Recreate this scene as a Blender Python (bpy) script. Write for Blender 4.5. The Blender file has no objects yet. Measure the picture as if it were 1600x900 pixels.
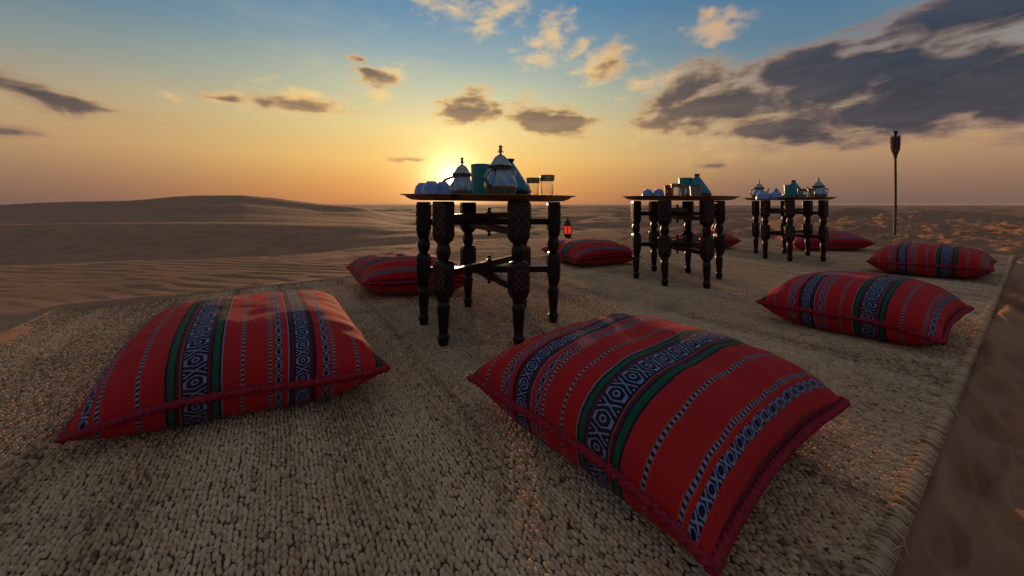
import bpy, bmesh, math, random
import numpy as np
from mathutils import Vector, Matrix

random.seed(7)
rng = np.random.default_rng(11)
scene = bpy.context.scene
R = math.radians
PI = math.pi

# ------------------------------------------------------------------ camera
EYE = 0.5
F_PX, HORIZON = 550.0, 320.0
cam_d = bpy.data.cameras.new("camera")
cam = bpy.data.objects.new("camera", cam_d)
scene.collection.objects.link(cam)
cam.location = (0, 0, EYE)
cam.rotation_euler = (R(90), 0, 0)
cam_d.sensor_width = 36
cam_d.lens = 36 * F_PX / 1600
cam_d.shift_y = -(450 - HORIZON) / 1600
cam_d.clip_start = 0.02
cam_d.clip_end = 20000
scene.camera = cam


def lin(r, g, b):
    f = lambda c: (c / 255 / 12.92) if c <= 10 else ((c / 255 + 0.055) / 1.055) ** 2.4
    return (f(r), f(g), f(b), 1)


# ------------------------------------------------------------------ node helper
class NT:
    """small wrapper: builds math nodes from plain calls"""

    def __init__(self, tree):
        self.t = tree

    def node(self, typ, **kw):
        n = self.t.nodes.new(typ)
        for k, v in kw.items():
            setattr(n, k, v)
        return n

    def link(self, a, b):
        self.t.links.new(a, b)

    def put(self, sock, v):
        if hasattr(v, "is_output"):
            self.t.links.new(v, sock)
        else:
            sock.default_value = v

    def m(self, op, a, b=None, c=None, clamp=False):
        n = self.node("ShaderNodeMath", operation=op, use_clamp=clamp)
        self.put(n.inputs[0], a)
        if b is not None:
            self.put(n.inputs[1], b)
        if c is not None:
            self.put(n.inputs[2], c)
        return n.outputs[0]

    def vm(self, op, a, b=None):
        n = self.node("ShaderNodeVectorMath", operation=op)
        self.put(n.inputs[0], a)
        if b is not None:
            self.put(n.inputs[1], b)
        return n.outputs["Value"] if op in ("LENGTH", "DOT_PRODUCT", "DISTANCE") else n.outputs[0]

    def smooth(self, v, a, b, lo=0.0, hi=1.0):
        n = self.node("ShaderNodeMapRange", interpolation_type="SMOOTHSTEP")
        self.put(n.inputs["Value"], v)
        self.put(n.inputs["From Min"], a)
        self.put(n.inputs["From Max"], b)
        self.put(n.inputs["To Min"], lo)
        self.put(n.inputs["To Max"], hi)
        return n.outputs[0]

    def mix(self, f, a, b, mode="MIX"):
        n = self.node("ShaderNodeMix", data_type="RGBA", blend_type=mode)
        self.put(n.inputs[0], f)
        self.put(n.inputs[6], a)
        self.put(n.inputs[7], b)
        return n.outputs[2]

    def ramp(self, v, stops, interp="LINEAR"):
        n = self.node("ShaderNodeValToRGB")
        cr = n.color_ramp
        cr.interpolation = interp
        while len(cr.elements) < len(stops):
            cr.elements.new(0.5)
        for e, (p, c) in zip(cr.elements, stops):
            e.position = p
        for e, (p, c) in zip(cr.elements, stops):
            e.color = c
        self.put(n.inputs[0], v)
        return n.outputs[0]

    def noise(self, vec, scale, detail=4, rough=0.55, dist=0.0, dims="3D"):
        n = self.node("ShaderNodeTexNoise", noise_dimensions=dims)
        if vec is not None:
            self.link(vec, n.inputs["Vector"])
        n.inputs["Scale"].default_value = scale
        n.inputs["Detail"].default_value = detail
        n.inputs["Roughness"].default_value = rough
        n.inputs["Distortion"].default_value = dist
        return n.outputs["Fac"], n.outputs["Color"]

    def mapping(self, vec, scale=(1, 1, 1), rot=(0, 0, 0), loc=(0, 0, 0), kind="POINT"):
        n = self.node("ShaderNodeMapping", vector_type=kind)
        self.link(vec, n.inputs["Vector"])
        n.inputs["Location"].default_value = loc
        n.inputs["Rotation"].default_value = rot
        n.inputs["Scale"].default_value = scale
        return n.outputs[0]


# ------------------------------------------------------------------ sky and sun
SUN_AZ, SUN_EL = -9.6, 4.2
sun_dir = Vector((math.sin(R(SUN_AZ)) * math.cos(R(SUN_EL)), math.cos(R(SUN_AZ)) * math.cos(R(SUN_EL)), math.sin(R(SUN_EL))))

world = bpy.data.worlds.new("World")
scene.world = world
world.use_nodes = True
wt = world.node_tree
wt.nodes.clear()
W = NT(wt)
gen = W.node("ShaderNodeTexCoord").outputs["Generated"]
dirn = W.vm("NORMALIZE", gen)
sep = W.node("ShaderNodeSeparateXYZ")
W.link(dirn, sep.inputs[0])
dx, dy, dz = sep.outputs
el = W.m("MULTIPLY", W.m("ARCSINE", dz), 180 / PI)
az = W.m("MULTIPLY", W.m("ARCTAN2", dx, dy), 180 / PI)
cosang = W.vm("DOT_PRODUCT", dirn, tuple(sun_dir))
theta = W.m("MULTIPLY", W.m("ARCCOSINE", W.m("MINIMUM", cosang, 0.9999999)), 180 / PI)
azd = W.m("ABSOLUTE", W.m("SUBTRACT", az, SUN_AZ))
azd = W.m("MINIMUM", azd, W.m("SUBTRACT", 360.0, azd))

e01 = W.m("DIVIDE", W.m("MAXIMUM", el, 0.0), 90.0, clamp=True)
near_ramp = W.ramp(e01, [
    (0.000, lin(206, 130, 76)), (0.03, lin(226, 154, 80)), (0.075, lin(240, 190, 106)), (0.13, lin(232, 206, 138)),
    (0.19, lin(194, 196, 162)), (0.25, lin(142, 167, 173)), (0.32, lin(92, 138, 170)), (0.42, lin(84, 126, 156)),
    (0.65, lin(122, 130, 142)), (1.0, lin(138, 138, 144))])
side_ramp = W.ramp(e01, [
    (0.000, lin(116, 92, 84)), (0.03, lin(146, 113, 92)), (0.075, lin(184, 148, 108)), (0.12, lin(176, 156, 122)),
    (0.17, lin(136, 146, 142)), (0.23, lin(94, 126, 147)), (0.30, lin(70, 114, 148)), (0.42, lin(84, 120, 150)),
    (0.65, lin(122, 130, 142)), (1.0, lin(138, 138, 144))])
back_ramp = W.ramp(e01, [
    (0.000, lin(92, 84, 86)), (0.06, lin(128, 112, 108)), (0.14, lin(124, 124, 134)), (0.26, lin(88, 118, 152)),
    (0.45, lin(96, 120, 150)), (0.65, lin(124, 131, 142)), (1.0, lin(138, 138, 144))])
sky = W.mix(W.smooth(azd, 5.0, 52.0), near_ramp, side_ramp)
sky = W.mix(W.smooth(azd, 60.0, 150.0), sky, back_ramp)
# light scattered round the sun
g1 = W.m("EXPONENT", W.m("DIVIDE", theta, -2.1))
g2 = W.m("EXPONENT", W.m("DIVIDE", theta, -8.5))
glow = W.node("ShaderNodeVectorMath", operation="SCALE")
glow.inputs[0].default_value = (1.0, 0.66, 0.22)
W.link(W.m("MULTIPLY", g2, 0.42), glow.inputs["Scale"])
glow1 = W.node("ShaderNodeVectorMath", operation="SCALE")
glow1.inputs[0].default_value = (1.0, 0.84, 0.46)
W.link(W.m("MULTIPLY", g1, 3.0), glow1.inputs["Scale"])
disc = W.node("ShaderNodeVectorMath", operation="SCALE")
disc.inputs[0].default_value = (1.0, 0.86, 0.58)
W.link(W.m("MULTIPLY", W.smooth(theta, 1.1, 0.75), 9.0), disc.inputs["Scale"])
clear_sky = W.vm("ADD", W.vm("ADD", sky, glow.outputs[0]), glow1.outputs[0])

# clouds in sky coordinates (degrees of azimuth and elevation)
cxy = W.node("ShaderNodeCombineXYZ")
W.link(az, cxy.inputs[0])
W.link(el, cxy.inputs[1])
P0 = cxy.outputs[0]
_, warp = W.noise(W.mapping(P0, (0.10, 0.20, 1)), 1.0, 3, 0.6)
warpv = W.node("ShaderNodeVectorMath", operation="MULTIPLY")
W.link(W.vm("SUBTRACT", warp, (0.5, 0.5, 0.5)), warpv.inputs[0])
warpv.inputs[1].default_value = (7.0, 3.2, 0)
PW = W.vm("ADD", P0, warpv.outputs[0])
fine, _ = W.noise(W.mapping(P0, (0.24, 0.46, 1)), 1.0, 7, 0.56, 0.4)
big, _ = W.noise(W.mapping(P0, (0.045, 0.13, 1)), 1.0, 6, 0.6)


def sky_pos(x, y):
    v = Vector(((x - 800) / F_PX, 1, (HORIZON - y) / F_PX)).normalized()
    return math.degrees(math.atan2(v.x, v.y)), math.degrees(math.asin(v.z))


def ellipse_field(items):
    """each cloud: where it stands in the sky (photo point), half size in degrees, tilt, weight"""
    acc = None
    for (x, y, rx, ry, rot, wgt) in items:
        a, e = sky_pos(x, y)
        q = W.mapping(PW, (rx * 1.22, ry * 1.25, 1), (0, 0, R(rot)), (a, e, 0), "TEXTURE")
        v = W.m("MULTIPLY_ADD", W.vm("LENGTH", q), -wgt, wgt)
        acc = v if acc is None else W.m("MAXIMUM", acc, v)
    return acc


dark = ellipse_field([
    (1330, 118, 12, 3.4, 10, 1.05), (1480, 140, 16, 4.6, 4, 1.05), (1600, 120, 14, 5.2, 0, 1.05), (1250, 110, 6, 3.2, 14, 1.0),
    (1540, 18, 13, 3.2, 8, 0.8), (1120, 165, 12, 4.0, 4, 1.05), (1060, 145, 7, 3.2, 18, 1.0), (1230, 205, 9, 2.5, -4, 0.85),
    (735, 165, 5.6, 2.6, 4, 1.0), (860, 185, 8.0, 2.8, -8, 1.05), (580, 116, 3.6, 1.5, 0, 0.95), (560, 92, 2.0, 0.6, 0, 0.6),
    (35, 136, 6.5, 1.4, -12, 0.8), (110, 155, 4.5, 0.8, -10, 0.62), (460, 163, 6.0, 1.0, 2, 0.62), (350, 154, 2.2, 0.8, 0, 0.6),
    (10, 200, 4, 0.8, -4, 0.5), (950, 100, 4.0, 2.2, 14, 0.62), (340, 231, 2.2, 0.5, -6, 0.42), (640, 252, 3.0, 0.5, 0, 0.4),
    (1110, 262, 5.0, 0.6, 0, 0.40), (1480, 190, 14, 2.0, 0, 0.55), (175, 220, 4.5, 0.5, -5, 0.35)])
# the rest of the sky, wherever one looks, carries a few scattered banks of its own
loose = W.m("MULTIPLY", W.smooth(big, 0.60, 0.78), W.smooth(azd, 70.0, 95.0))
streak, _ = W.noise(W.mapping(P0, (0.05, 0.30, 1), (0, 0, R(-8)), (3, 7, 0)), 1.0, 6, 0.6)
texs = W.m("ADD", W.m("MULTIPLY", fine, 1.15), W.m("MULTIPLY", streak, 1.45))
dsum = W.m("ADD", W.m("MULTIPLY_ADD", texs, 1.0, -1.36), W.m("ADD", W.m("MAXIMUM", dark, -0.6), loose))
d_alpha = W.smooth(dsum, -0.04, 0.46)
d_core = W.smooth(dsum, 0.14, 0.62)
bright = ellipse_field([
    (1130, 42, 4.0, 2.0, -4, 1.0), (1103, 26, 1.6, 1.0, 0, 0.8), (945, 98, 5.5, 2.8, 12, 0.9), (865, 50, 5.0, 2.4, 24, 0.7),
    (840, 88, 4.5, 2.0, 10, 0.7), (755, 40, 4.0, 2.4, 30, 0.5), (620, 112, 2.8, 1.6, 0, 0.7), (590, 145, 3.5, 1.2, 0, 0.6), (700, 10, 6, 2.0, 0, 0.55),
    (355, 153, 3.2, 1.2, 0, 0.8), (470, 160, 7.0, 1.7, 2, 0.8), (1010, 130, 4.5, 1.6, 20, 0.75), (1150, 220, 9, 3.0, 0, 0.5),
    (270, 150, 2.2, 0.8, 0, 0.6), (420, 125, 2.0, 0.8, 10, 0.5), (790, 8, 7, 2.2, 6, 0.6), (900, 75, 3.2, 1.2, 15, 0.7), (1040, 200, 6, 2.4, 0, 0.5)])
fine2, _ = W.noise(W.mapping(P0, (0.33, 0.62, 1), (0, 0, 0), (9, 4, 0)), 1.0, 7, 0.57, 0.3)
bsum = W.m("ADD", W.m("MULTIPLY_ADD", fine2, 1.6, -0.86), W.m("MAXIMUM", bright, -0.6))
b_alpha = W.m("MULTIPLY", W.smooth(bsum, -0.02, 0.80), 0.85)
wisp = W.m("MULTIPLY", W.smooth(big, 0.46, 0.74), W.m("MULTIPLY", W.smooth(el, 3.0, 14.0), W.smooth(theta, 62.0, 16.0)))
near_sun = W.smooth(theta, 60.0, 8.0)
gold = W.mix(near_sun, lin(196, 158, 132), lin(255, 216, 140))
core = W.mix(near_sun, lin(42, 50, 66), lin(128, 104, 88))
core = W.mix(W.smooth(streak, 0.42, 0.74), core, W.mix(near_sun, lin(66, 68, 82), lin(168, 134, 102)))
edge = W.mix(near_sun, lin(146, 118, 106), lin(240, 192, 122))
sky2 = W.mix(W.m("MULTIPLY", wisp, 0.22), clear_sky, W.mix(near_sun, lin(170, 165, 160), lin(246, 218, 158)))
sky2 = W.mix(b_alpha, sky2, gold)
sky2 = W.mix(W.m("MULTIPLY", d_alpha, 0.92), sky2, W.mix(d_core, edge, core))
sky3 = W.vm("ADD", sky2, disc.outputs[0])
bg = W.node("ShaderNodeBackground")
W.link(sky3, bg.inputs["Color"])
bg.inputs["Strength"].default_value = 1.0
wout = W.node("ShaderNodeOutputWorld")
W.link(bg.outputs[0], wout.inputs["Surface"])
world.cycles.sampling_method = "MANUAL"
world.cycles.sample_map_resolution = 1024

sun_l = bpy.data.lights.new("sun", "SUN")
sun_l.energy = 2.8
sun_l.angle = R(1.5)
sun_l.color = (1.0, 0.56, 0.27)
sun_o = bpy.data.objects.new("sun", sun_l)
scene.collection.objects.link(sun_o)
sun_o.rotation_euler = (-sun_dir).to_track_quat("-Z", "Y").to_euler()

scene.view_settings.view_transform = "Standard"
scene.view_settings.look = "None"
scene.view_settings.exposure = 0.0
scene.view_settings.gamma = 1.0


# ------------------------------------------------------------------ object helpers
def at(x, y, h=0.0):
    """point at height h that the photograph shows at pixel (x, y)"""
    d = (EYE - h) * F_PX / (y - HORIZON)
    return Vector(((x - 800) / F_PX * d, d, h))


def along(x, d, h=0.0):
    return Vector(((x - 800) / F_PX * d, d, h))


def tag(o, label=None, cat=None, group=None, kind=None):
    if label: o["label"] = label
    if cat: o["category"] = cat
    if group: o["group"] = group
    if kind: o["kind"] = kind
    return o


def empty(name, loc, rz=0.0):
    o = bpy.data.objects.new(name, None)
    o.empty_display_size = 0.05
    scene.collection.objects.link(o)
    o.location = loc
    o.rotation_euler = (0, 0, rz)
    return o


def link(name, me, parent=None, loc=(0, 0, 0), rz=0.0):
    o = bpy.data.objects.new(name, me)
    scene.collection.objects.link(o)
    o.location = loc
    o.rotation_euler = (0, 0, rz)
    if parent: o.parent = parent
    return o


def children(o):
    return [c for c in scene.collection.objects if c.parent == o]


def copy_tree(o, parent=None):
    c = o.copy()
    scene.collection.objects.link(c)
    if parent: c.parent = parent
    for ch in children(o):
        copy_tree(ch, c)
    return c


class MB:
    def __init__(self):
        self.v, self.f = [], []

    def add(self, vs, fs):
        b = len(self.v)
        self.v += [tuple(p) for p in vs]
        self.f += [tuple(b + i for i in f) for f in fs]

    def rings(self, rings, close=True, cap0=True, cap1=True):
        n = len(rings[0])
        vs = [p for r in rings for p in r]
        fs = []
        for i in range(len(rings) - 1):
            for j in range(n if close else n - 1):
                k = (j + 1) % n
                fs.append((i * n + j, i * n + k, (i + 1) * n + k, (i + 1) * n + j))
        if cap0: fs.append(tuple(range(n - 1, -1, -1)))
        if cap1: fs.append(tuple((len(rings) - 1) * n + j for j in range(n)))
        self.add(vs, fs)

    def lathe(self, prof, n=24, c=(0, 0, 0), cap0=True, cap1=True, lobes=None):
        rs = []
        for (r, z) in prof:
            rs.append([(c[0] + r * math.cos(2 * PI * j / n), c[1] + r * math.sin(2 * PI * j / n), c[2] + z) for j in range(n)])
        self.rings(rs, True, cap0, cap1)

    def tube(self, pts, rad, n=8, flat=1.0):
        pts = [Vector(p) for p in pts]
        rs = []
        up = Vector((0, 0, 1))
        prev = None
        for i, p in enumerate(pts):
            t = (pts[min(i + 1, len(pts) - 1)] - pts[max(i - 1, 0)]).normalized()
            if prev is None:
                a = t.cross(up)
                if a.length < 1e-3: a = t.cross(Vector((0, 1, 0)))
            else:
                a = prev - t * prev.dot(t)
            a.normalize()
            prev = a
            b = t.cross(a)
            r = rad[i] if isinstance(rad, (list, tuple)) else rad
            rs.append([p + a * r * math.cos(2 * PI * j / n) + b * r * flat * math.sin(2 * PI * j / n) for j in range(n)])
        self.rings(rs)

    def box(self, c, s, rot=None, bev=0.0):
        hx, hy, hz = s[0] / 2, s[1] / 2, s[2] / 2
        b = bev
        sec = [(-hx + b, -hy), (hx - b, -hy), (hx, -hy + b), (hx, hy - b), (hx - b, hy), (-hx + b, hy), (-hx, hy - b), (-hx, -hy + b)] if b else [(-hx, -hy), (hx, -hy), (hx, hy), (-hx, hy)]
        M = rot or Matrix.Identity(3)
        zs = [(-hz, 1 - b / max(hx, hy) if b else 1), (-hz + b, 1), (hz - b, 1), (hz, 1 - b / max(hx, hy))] if b else [(-hz, 1), (hz, 1)]
        rs = [[Vector(c) + M @ Vector((x * k, y * k, z)) for x, y in sec] for z, k in zs]
        self.rings(rs)

    def mesh(self, name, mat, smooth=True, angle=40):
        me = bpy.data.meshes.new(name)
        me.from_pydata(self.v, [], self.f)
        me.materials.append(mat)
        bm = bmesh.new()
        bm.from_mesh(me)
        bmesh.ops.recalc_face_normals(bm, faces=bm.faces)
        if smooth:
            lim = R(angle)
            for f in bm.faces: f.smooth = True
            for e in bm.edges:
                if len(e.link_faces) == 2 and e.calc_face_angle(0) > lim: e.smooth = False
        bm.to_mesh(me)
        bm.free()
        me.update()
        return me


def np_mesh(name, V, Fq, mat, smooth=True):
    """mesh from numpy arrays; Fq is (n, k) with one polygon size"""
    me = bpy.data.meshes.new(name)
    k = Fq.shape[1]
    me.vertices.add(len(V))
    me.vertices.foreach_set("co", np.ascontiguousarray(V, dtype=np.float32).ravel())
    me.loops.add(Fq.size)
    me.loops.foreach_set("vertex_index", np.ascontiguousarray(Fq, dtype=np.int32).ravel())
    me.polygons.add(len(Fq))
    me.polygons.foreach_set("loop_start", np.arange(0, Fq.size, k, dtype=np.int32))
    me.polygons.foreach_set("use_smooth", np.full(len(Fq), smooth, dtype=bool))
    me.update(calc_edges=True)
    me.validate()
    me.materials.append(mat)
    return me


# numpy value noise
_perm = rng.random((256, 256))


def vnoise(x, y):
    xi, yi = np.floor(x).astype(int), np.floor(y).astype(int)
    fx, fy = x - xi, y - yi
    fx, fy = fx * fx * fx * (fx * (fx * 6 - 15) + 10), fy * fy * fy * (fy * (fy * 6 - 15) + 10)
    g = lambda a, b: _perm[a & 255, b & 255]
    return (g(xi, yi) * (1 - fx) + g(xi + 1, yi) * fx) * (1 - fy) + (g(xi, yi + 1) * (1 - fx) + g(xi + 1, yi + 1) * fx) * fy - 0.5


def fbm(x, y, o=4, gain=0.5):
    s, a = 0, 1.0
    for i in range(o):
        s = s + a * vnoise(x + 17.3 * i, y - 9.1 * i)
        x, y, a = x * 2.03, y * 2.03, a * gain
    return s


def sstep(x, a, b):
    t = np.clip((x - a) / (b - a), 0, 1)
    return t * t * (3 - 2 * t)


# ------------------------------------------------------------------ materials
def material(name):
    m = bpy.data.materials.new(name)
    m.use_nodes = True
    t = m.node_tree
    b = t.nodes["Principled BSDF"]
    return m, NT(t), b


def bump(N, b, h, strength, dist):
    n = N.node("ShaderNodeBump")
    n.inputs["Strength"].default_value = strength
    n.inputs["Distance"].default_value = dist
    N.link(h, n.inputs["Height"])
    N.link(n.outputs[0], b.inputs["Normal"])
    return n


def geo_pos(N):
    return N.node("ShaderNodeNewGeometry").outputs["Position"]


def obj_pos(N):
    return N.node("ShaderNodeTexCoord").outputs["Object"]


def simple(name, col, rough=0.5, metal=0.0, var=0.25, scale=30.0, bstr=0.15, bdist=0.002, spec=0.5):
    m, N, b = material(name)
    p = obj_pos(N)
    f, _ = N.noise(p, scale, 5, 0.6)
    c2 = tuple(x * (1 - var) for x in col[:3]) + (1,)
    c1 = tuple(min(1, x * (1 + var)) for x in col[:3]) + (1,)
    N.link(N.mix(N.smooth(f, 0.3, 0.7), c2, c1), b.inputs["Base Color"])
    N.link(N.smooth(f, 0.2, 0.8, max(0.02, rough - 0.09), min(1, rough + 0.12)), b.inputs["Roughness"])
    b.inputs["Metallic"].default_value = metal
    b.inputs["Specular IOR Level"].default_value = spec
    if bstr:
        f2, _ = N.noise(p, scale * 5, 3, 0.6)
        bump(N, b, f2, bstr, bdist)
    return m


# sand
m_sand, N, b = material("dune_sand")
p = geo_pos(N)
f1, _ = N.noise(p, 0.55, 5, 0.6)
f2, _ = N.noise(p, 7.0, 6, 0.65)
f3, _ = N.noise(p, 420.0, 2, 0.6)
f4, _ = N.noise(N.mapping(p, (0.02, 0.05, 0.05)), 1.0, 5, 0.6)
c = N.mix(N.smooth(f1, 0.3, 0.7), (0.28, 0.126, 0.062, 1), (0.38, 0.180, 0.089, 1))
c = N.mix(N.m("MULTIPLY", N.smooth(f2, 0.52, 0.75), 0.35), c, (0.24, 0.120, 0.066, 1))
c = N.mix(N.m("MULTIPLY", N.smooth(f4, 0.42, 0.68), 0.4), c, (0.24, 0.13, 0.075, 1))
c = N.mix(N.m("MULTIPLY", N.smooth(f3, 0.60, 0.72), 0.4), c, (0.16, 0.085, 0.05, 1))
N.link(c, b.inputs["Base Color"])
b.inputs["Roughness"].default_value = 0.95
b.inputs["Specular IOR Level"].default_value = 0.15
hs = N.m("ADD", N.m("MULTIPLY", f3, 0.35), N.m("MULTIPLY", N.noise(p, 45.0, 4, 0.65)[0], 1.0))
bump(N, b, hs, 0.5, 0.006)

# jute
m_jute, N, b = material("jute_yarn")
attr = N.node("ShaderNodeAttribute", attribute_name="tone").outputs["Fac"]
p = geo_pos(N)
pr = N.mapping(p, (1, 1, 1), (0, 0, R(-33.9)))
fib, _ = N.noise(N.mapping(pr, (900, 130, 300)), 1.0, 3, 0.6)
stain, _ = N.noise(N.mapping(pr, (2.2, 3.2, 1)), 1.0, 5, 0.62)
c = N.ramp(attr, [(0.0, (0.15, 0.082, 0.043, 1)), (0.18, (0.34, 0.180, 0.086, 1)), (0.45, (0.62, 0.350, 0.176, 1)), (0.75, (0.72, 0.435, 0.23, 1)), (1.0, (0.78, 0.51, 0.29, 1))])
c = N.mix(N.m("MULTIPLY", N.smooth(fib, 0.45, 0.75), 0.5), c, (0.17, 0.105, 0.056, 1))
hue, huec = N.noise(N.mapping(pr, (95, 70, 40)), 1.0, 1, 0.5)
c = N.mix(N.m("MULTIPLY", N.smooth(hue, 0.52, 0.68), 0.45), c, (0.43, 0.265, 0.175, 1))
c = N.mix(N.m("MULTIPLY", N.smooth(stain, 0.50, 0.72), 0.55), c, (0.20, 0.135, 0.088, 1))
N.link(c, b.inputs["Base Color"])
b.inputs["Roughness"].default_value = 0.9
b.inputs["Specular IOR Level"].default_value = 0.2
bump(N, b, fib, 0.8, 0.003)
m_backing = simple("rug_backing", (0.075, 0.046, 0.025, 1), 0.95, 0, 0.4, 60, 0.4, 0.004, 0.1)

# striped cushion cloth
RED = (0.47, 0.013, 0.012, 1)
NAVY = (0.006, 0.008, 0.026, 1)
INK = (0.012, 0.012, 0.022, 1)
GREEN = (0.005, 0.080, 0.032, 1)
MAROON = (0.13, 0.010, 0.020, 1)
PALE = (0.19, 0.215, 0.285, 1)
ORANGE = (0.36, 0.07, 0.02, 1)


def cushion_material():
    m, N, b = material("striped_cushion_cloth")
    uv = N.node("ShaderNodeTexCoord").outputs["UV"]
    s = N.node("ShaderNodeSeparateXYZ")
    N.link(uv, s.inputs[0])
    u, v = s.outputs[0], s.outputs[1]
    wob, _ = N.noise(N.mapping(uv, (3, 30, 1)), 1.0, 3, 0.6)
    u = N.m("ADD", u, N.m("MULTIPLY", N.m("SUBTRACT", wob, 0.5), 0.004))
    stops = [(0.0, NAVY), (0.012, GREEN), (0.026, INK), (0.032, RED), (0.247, PALE), (0.2495, INK), (0.262, MAROON), (0.270, NAVY),
             (0.330, MAROON), (0.338, INK), (0.346, PALE), (0.3485, RED), (0.574, PALE), (0.577, NAVY), (0.583, GREEN), (0.603, INK),
             (0.611, MAROON), (0.619, ORANGE), (0.621, NAVY), (0.703, ORANGE), (0.705, MAROON), (0.713, INK), (0.719, GREEN), (0.740, NAVY),
             (0.747, PALE), (0.750, RED), (0.993, MAROON)]
    col = N.ramp(u, stops, "CONSTANT")
    # warp-faced weave: the red ground is broken by fine threads
    dash = lambda per: N.m("LESS_THAN", N.m("FRACT", N.m("MULTIPLY", v, per)), 0.52)
    for uc, hw, per in ((0.100, 0.0042, 64), (0.187, 0.0042, 72), (0.4145, 0.0042, 72), (0.508, 0.0044, 62), (0.824, 0.0047, 58), (0.926, 0.0045, 64)):
        mask = N.m("COMPARE", u, uc, hw)
        col = N.mix(mask, col, N.mix(dash(per), NAVY, PALE))
        for s_ in (-1, 1):
            col = N.mix(N.m("COMPARE", u, uc + s_ * (hw + 0.003), 0.0012), col, ORANGE)
    # crossing zigzags make a chain of X and O
    for uc, hw, per, w, ground, eye in ((0.660, 0.037, 14, 0.145, NAVY, True), (0.300, 0.025, 17, 0.165, NAVY, True), (0.215, 0.0115, 21, 0.25, NAVY, False),
                                        (0.386, 0.0115, 21, 0.25, NAVY, False), (0.957, 0.0118, 21, 0.25, NAVY, False)):
        mask = N.m("COMPARE", u, uc, hw)
        a = N.m("ABSOLUTE", N.m("DIVIDE", N.m("SUBTRACT", u, uc), hw))
        # one repeat: a closed O (|b| < k) and an X between it and the next
        k_ = 0.60 if eye else 0.52
        b_ = N.m("ABSOLUTE", N.m("MULTIPLY_ADD", N.m("FRACT", N.m("MULTIPLY", v, per)), 2.0, -1.0))
        t_o = N.m("MINIMUM", N.m("MULTIPLY_ADD", b_, -1.5 / k_, 1.5), 0.82)
        t_x = N.m("MULTIPLY_ADD", b_, -0.98 / (1 - k_), 0.98 / (1 - k_))
        in_o = N.m("LESS_THAN", b_, k_)
        o_line = N.m("MULTIPLY", in_o, N.m("LESS_THAN", N.m("ABSOLUTE", N.m("SUBTRACT", a, t_o)), w))
        x_line = N.m("MULTIPLY", N.m("GREATER_THAN", b_, k_), N.m("LESS_THAN", N.m("ABSOLUTE", N.m("SUBTRACT", a, t_x)), w * 1.15))
        lines = N.m("MAXIMUM", o_line, x_line)
        if eye:
            oval = N.m("SQRT", N.m("ADD", N.m("POWER", N.m("DIVIDE", a, 0.34), 2.0), N.m("POWER", N.m("DIVIDE", b_, 0.26), 2.0)))
            lines = N.m("MAXIMUM", lines, N.m("COMPARE", oval, 0.78, 0.24))
            lines = N.m("MAXIMUM", lines, N.m("MULTIPLY", N.m("COMPARE", a, 0.90, 0.10), N.m("GREATER_THAN", b_, 0.93)))
        col = N.mix(mask, col, N.mix(lines, ground, PALE))
    fz, _ = N.noise(N.mapping(uv, (160, 60, 1)), 1.0, 4, 0.65)
    col = N.mix(N.m("MULTIPLY", N.smooth(fz, 0.40, 0.75), 0.30), col, N.mix(0.55, col, (0.06, 0.004, 0.006, 1)))
    big_, _ = N.noise(obj_pos(N), 5.0, 4, 0.6)
    col = N.mix(N.m("MULTIPLY", N.smooth(big_, 0.45, 0.75), 0.22), col, N.mix(0.5, col, (0.25, 0.02, 0.02, 1)))
    N.link(col, b.inputs["Base Color"])
    b.inputs["Roughness"].default_value = 0.85
    b.inputs["Specular IOR Level"].default_value = 0.2
    b.inputs["Sheen Weight"].default_value = 0.10
    b.inputs["Sheen Roughness"].default_value = 0.4
    b.inputs["Sheen Tint"].default_value = (1.0, 0.35, 0.25, 1)
    rib = N.m("SINE", N.m("MULTIPLY", v, 1100.0))
    rib2 = N.m("SINE", N.m("MULTIPLY", u, 900.0))
    hh = N.m("ADD", N.m("MULTIPLY", N.m("ADD", rib, rib2), 0.2), N.m("MULTIPLY", fz, 1.2))
    bump(N, b, hh, 0.6, 0.0014)
    return m


m_cloth = cushion_material()
m_rope = simple("crimson_rope", (0.27, 0.008, 0.020, 1), 0.75, 0, 0.35, 90, 0.3, 0.001, 0.3)
m_wood = simple("dark_carved_wood", (0.013, 0.0052, 0.0034, 1), 0.36, 0, 0.45, 14, 0.06, 0.001, 0.32)
m_carve = simple("carved_wood_relief", (0.085, 0.042, 0.026, 1), 0.45, 0, 0.4, 60, 0.05, 0.001, 0.5)
m_tray = simple("aged_brass_tray", (0.34, 0.18, 0.085, 1), 0.42, 0.85, 0.4, 25, 0.2, 0.001)
m_silver = simple("worn_silver", (0.24, 0.255, 0.275, 1), 0.25, 1.0, 0.25, 45, 0.35, 0.0012)
m_teal = simple("teal_glaze", (0.010, 0.20, 0.205, 1), 0.28, 0, 0.2, 18, 0.08, 0.001)
m_tagine = simple("blue_teal_glaze", (0.012, 0.135, 0.190, 1), 0.30, 0, 0.25, 18, 0.08, 0.001)
m_dark_glaze = simple("dark_glaze", (0.012, 0.020, 0.030, 1), 0.35, 0, 0.3, 25, 0.08, 0.001)
m_cup = simple("pale_blue_glaze", (0.17, 0.235, 0.46, 1), 0.25, 0, 0.1, 15, 0.05, 0.001)
m_black_iron = simple("black_iron", (0.014, 0.012, 0.011, 1), 0.5, 0.3, 0.4, 40, 0.3, 0.001)
m_bamboo = simple("weathered_bamboo", (0.085, 0.034, 0.016, 1), 0.6, 0, 0.4, 25, 0.3, 0.002)
m_reed = simple("dry_reed", (0.085, 0.045, 0.021, 1), 0.7, 0, 0.4, 40, 0.3, 0.002)
m_gold = simple("gilt_band", (0.30, 0.20, 0.10, 1), 0.3, 0.9, 0.4, 200, 0.4, 0.001)
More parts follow.
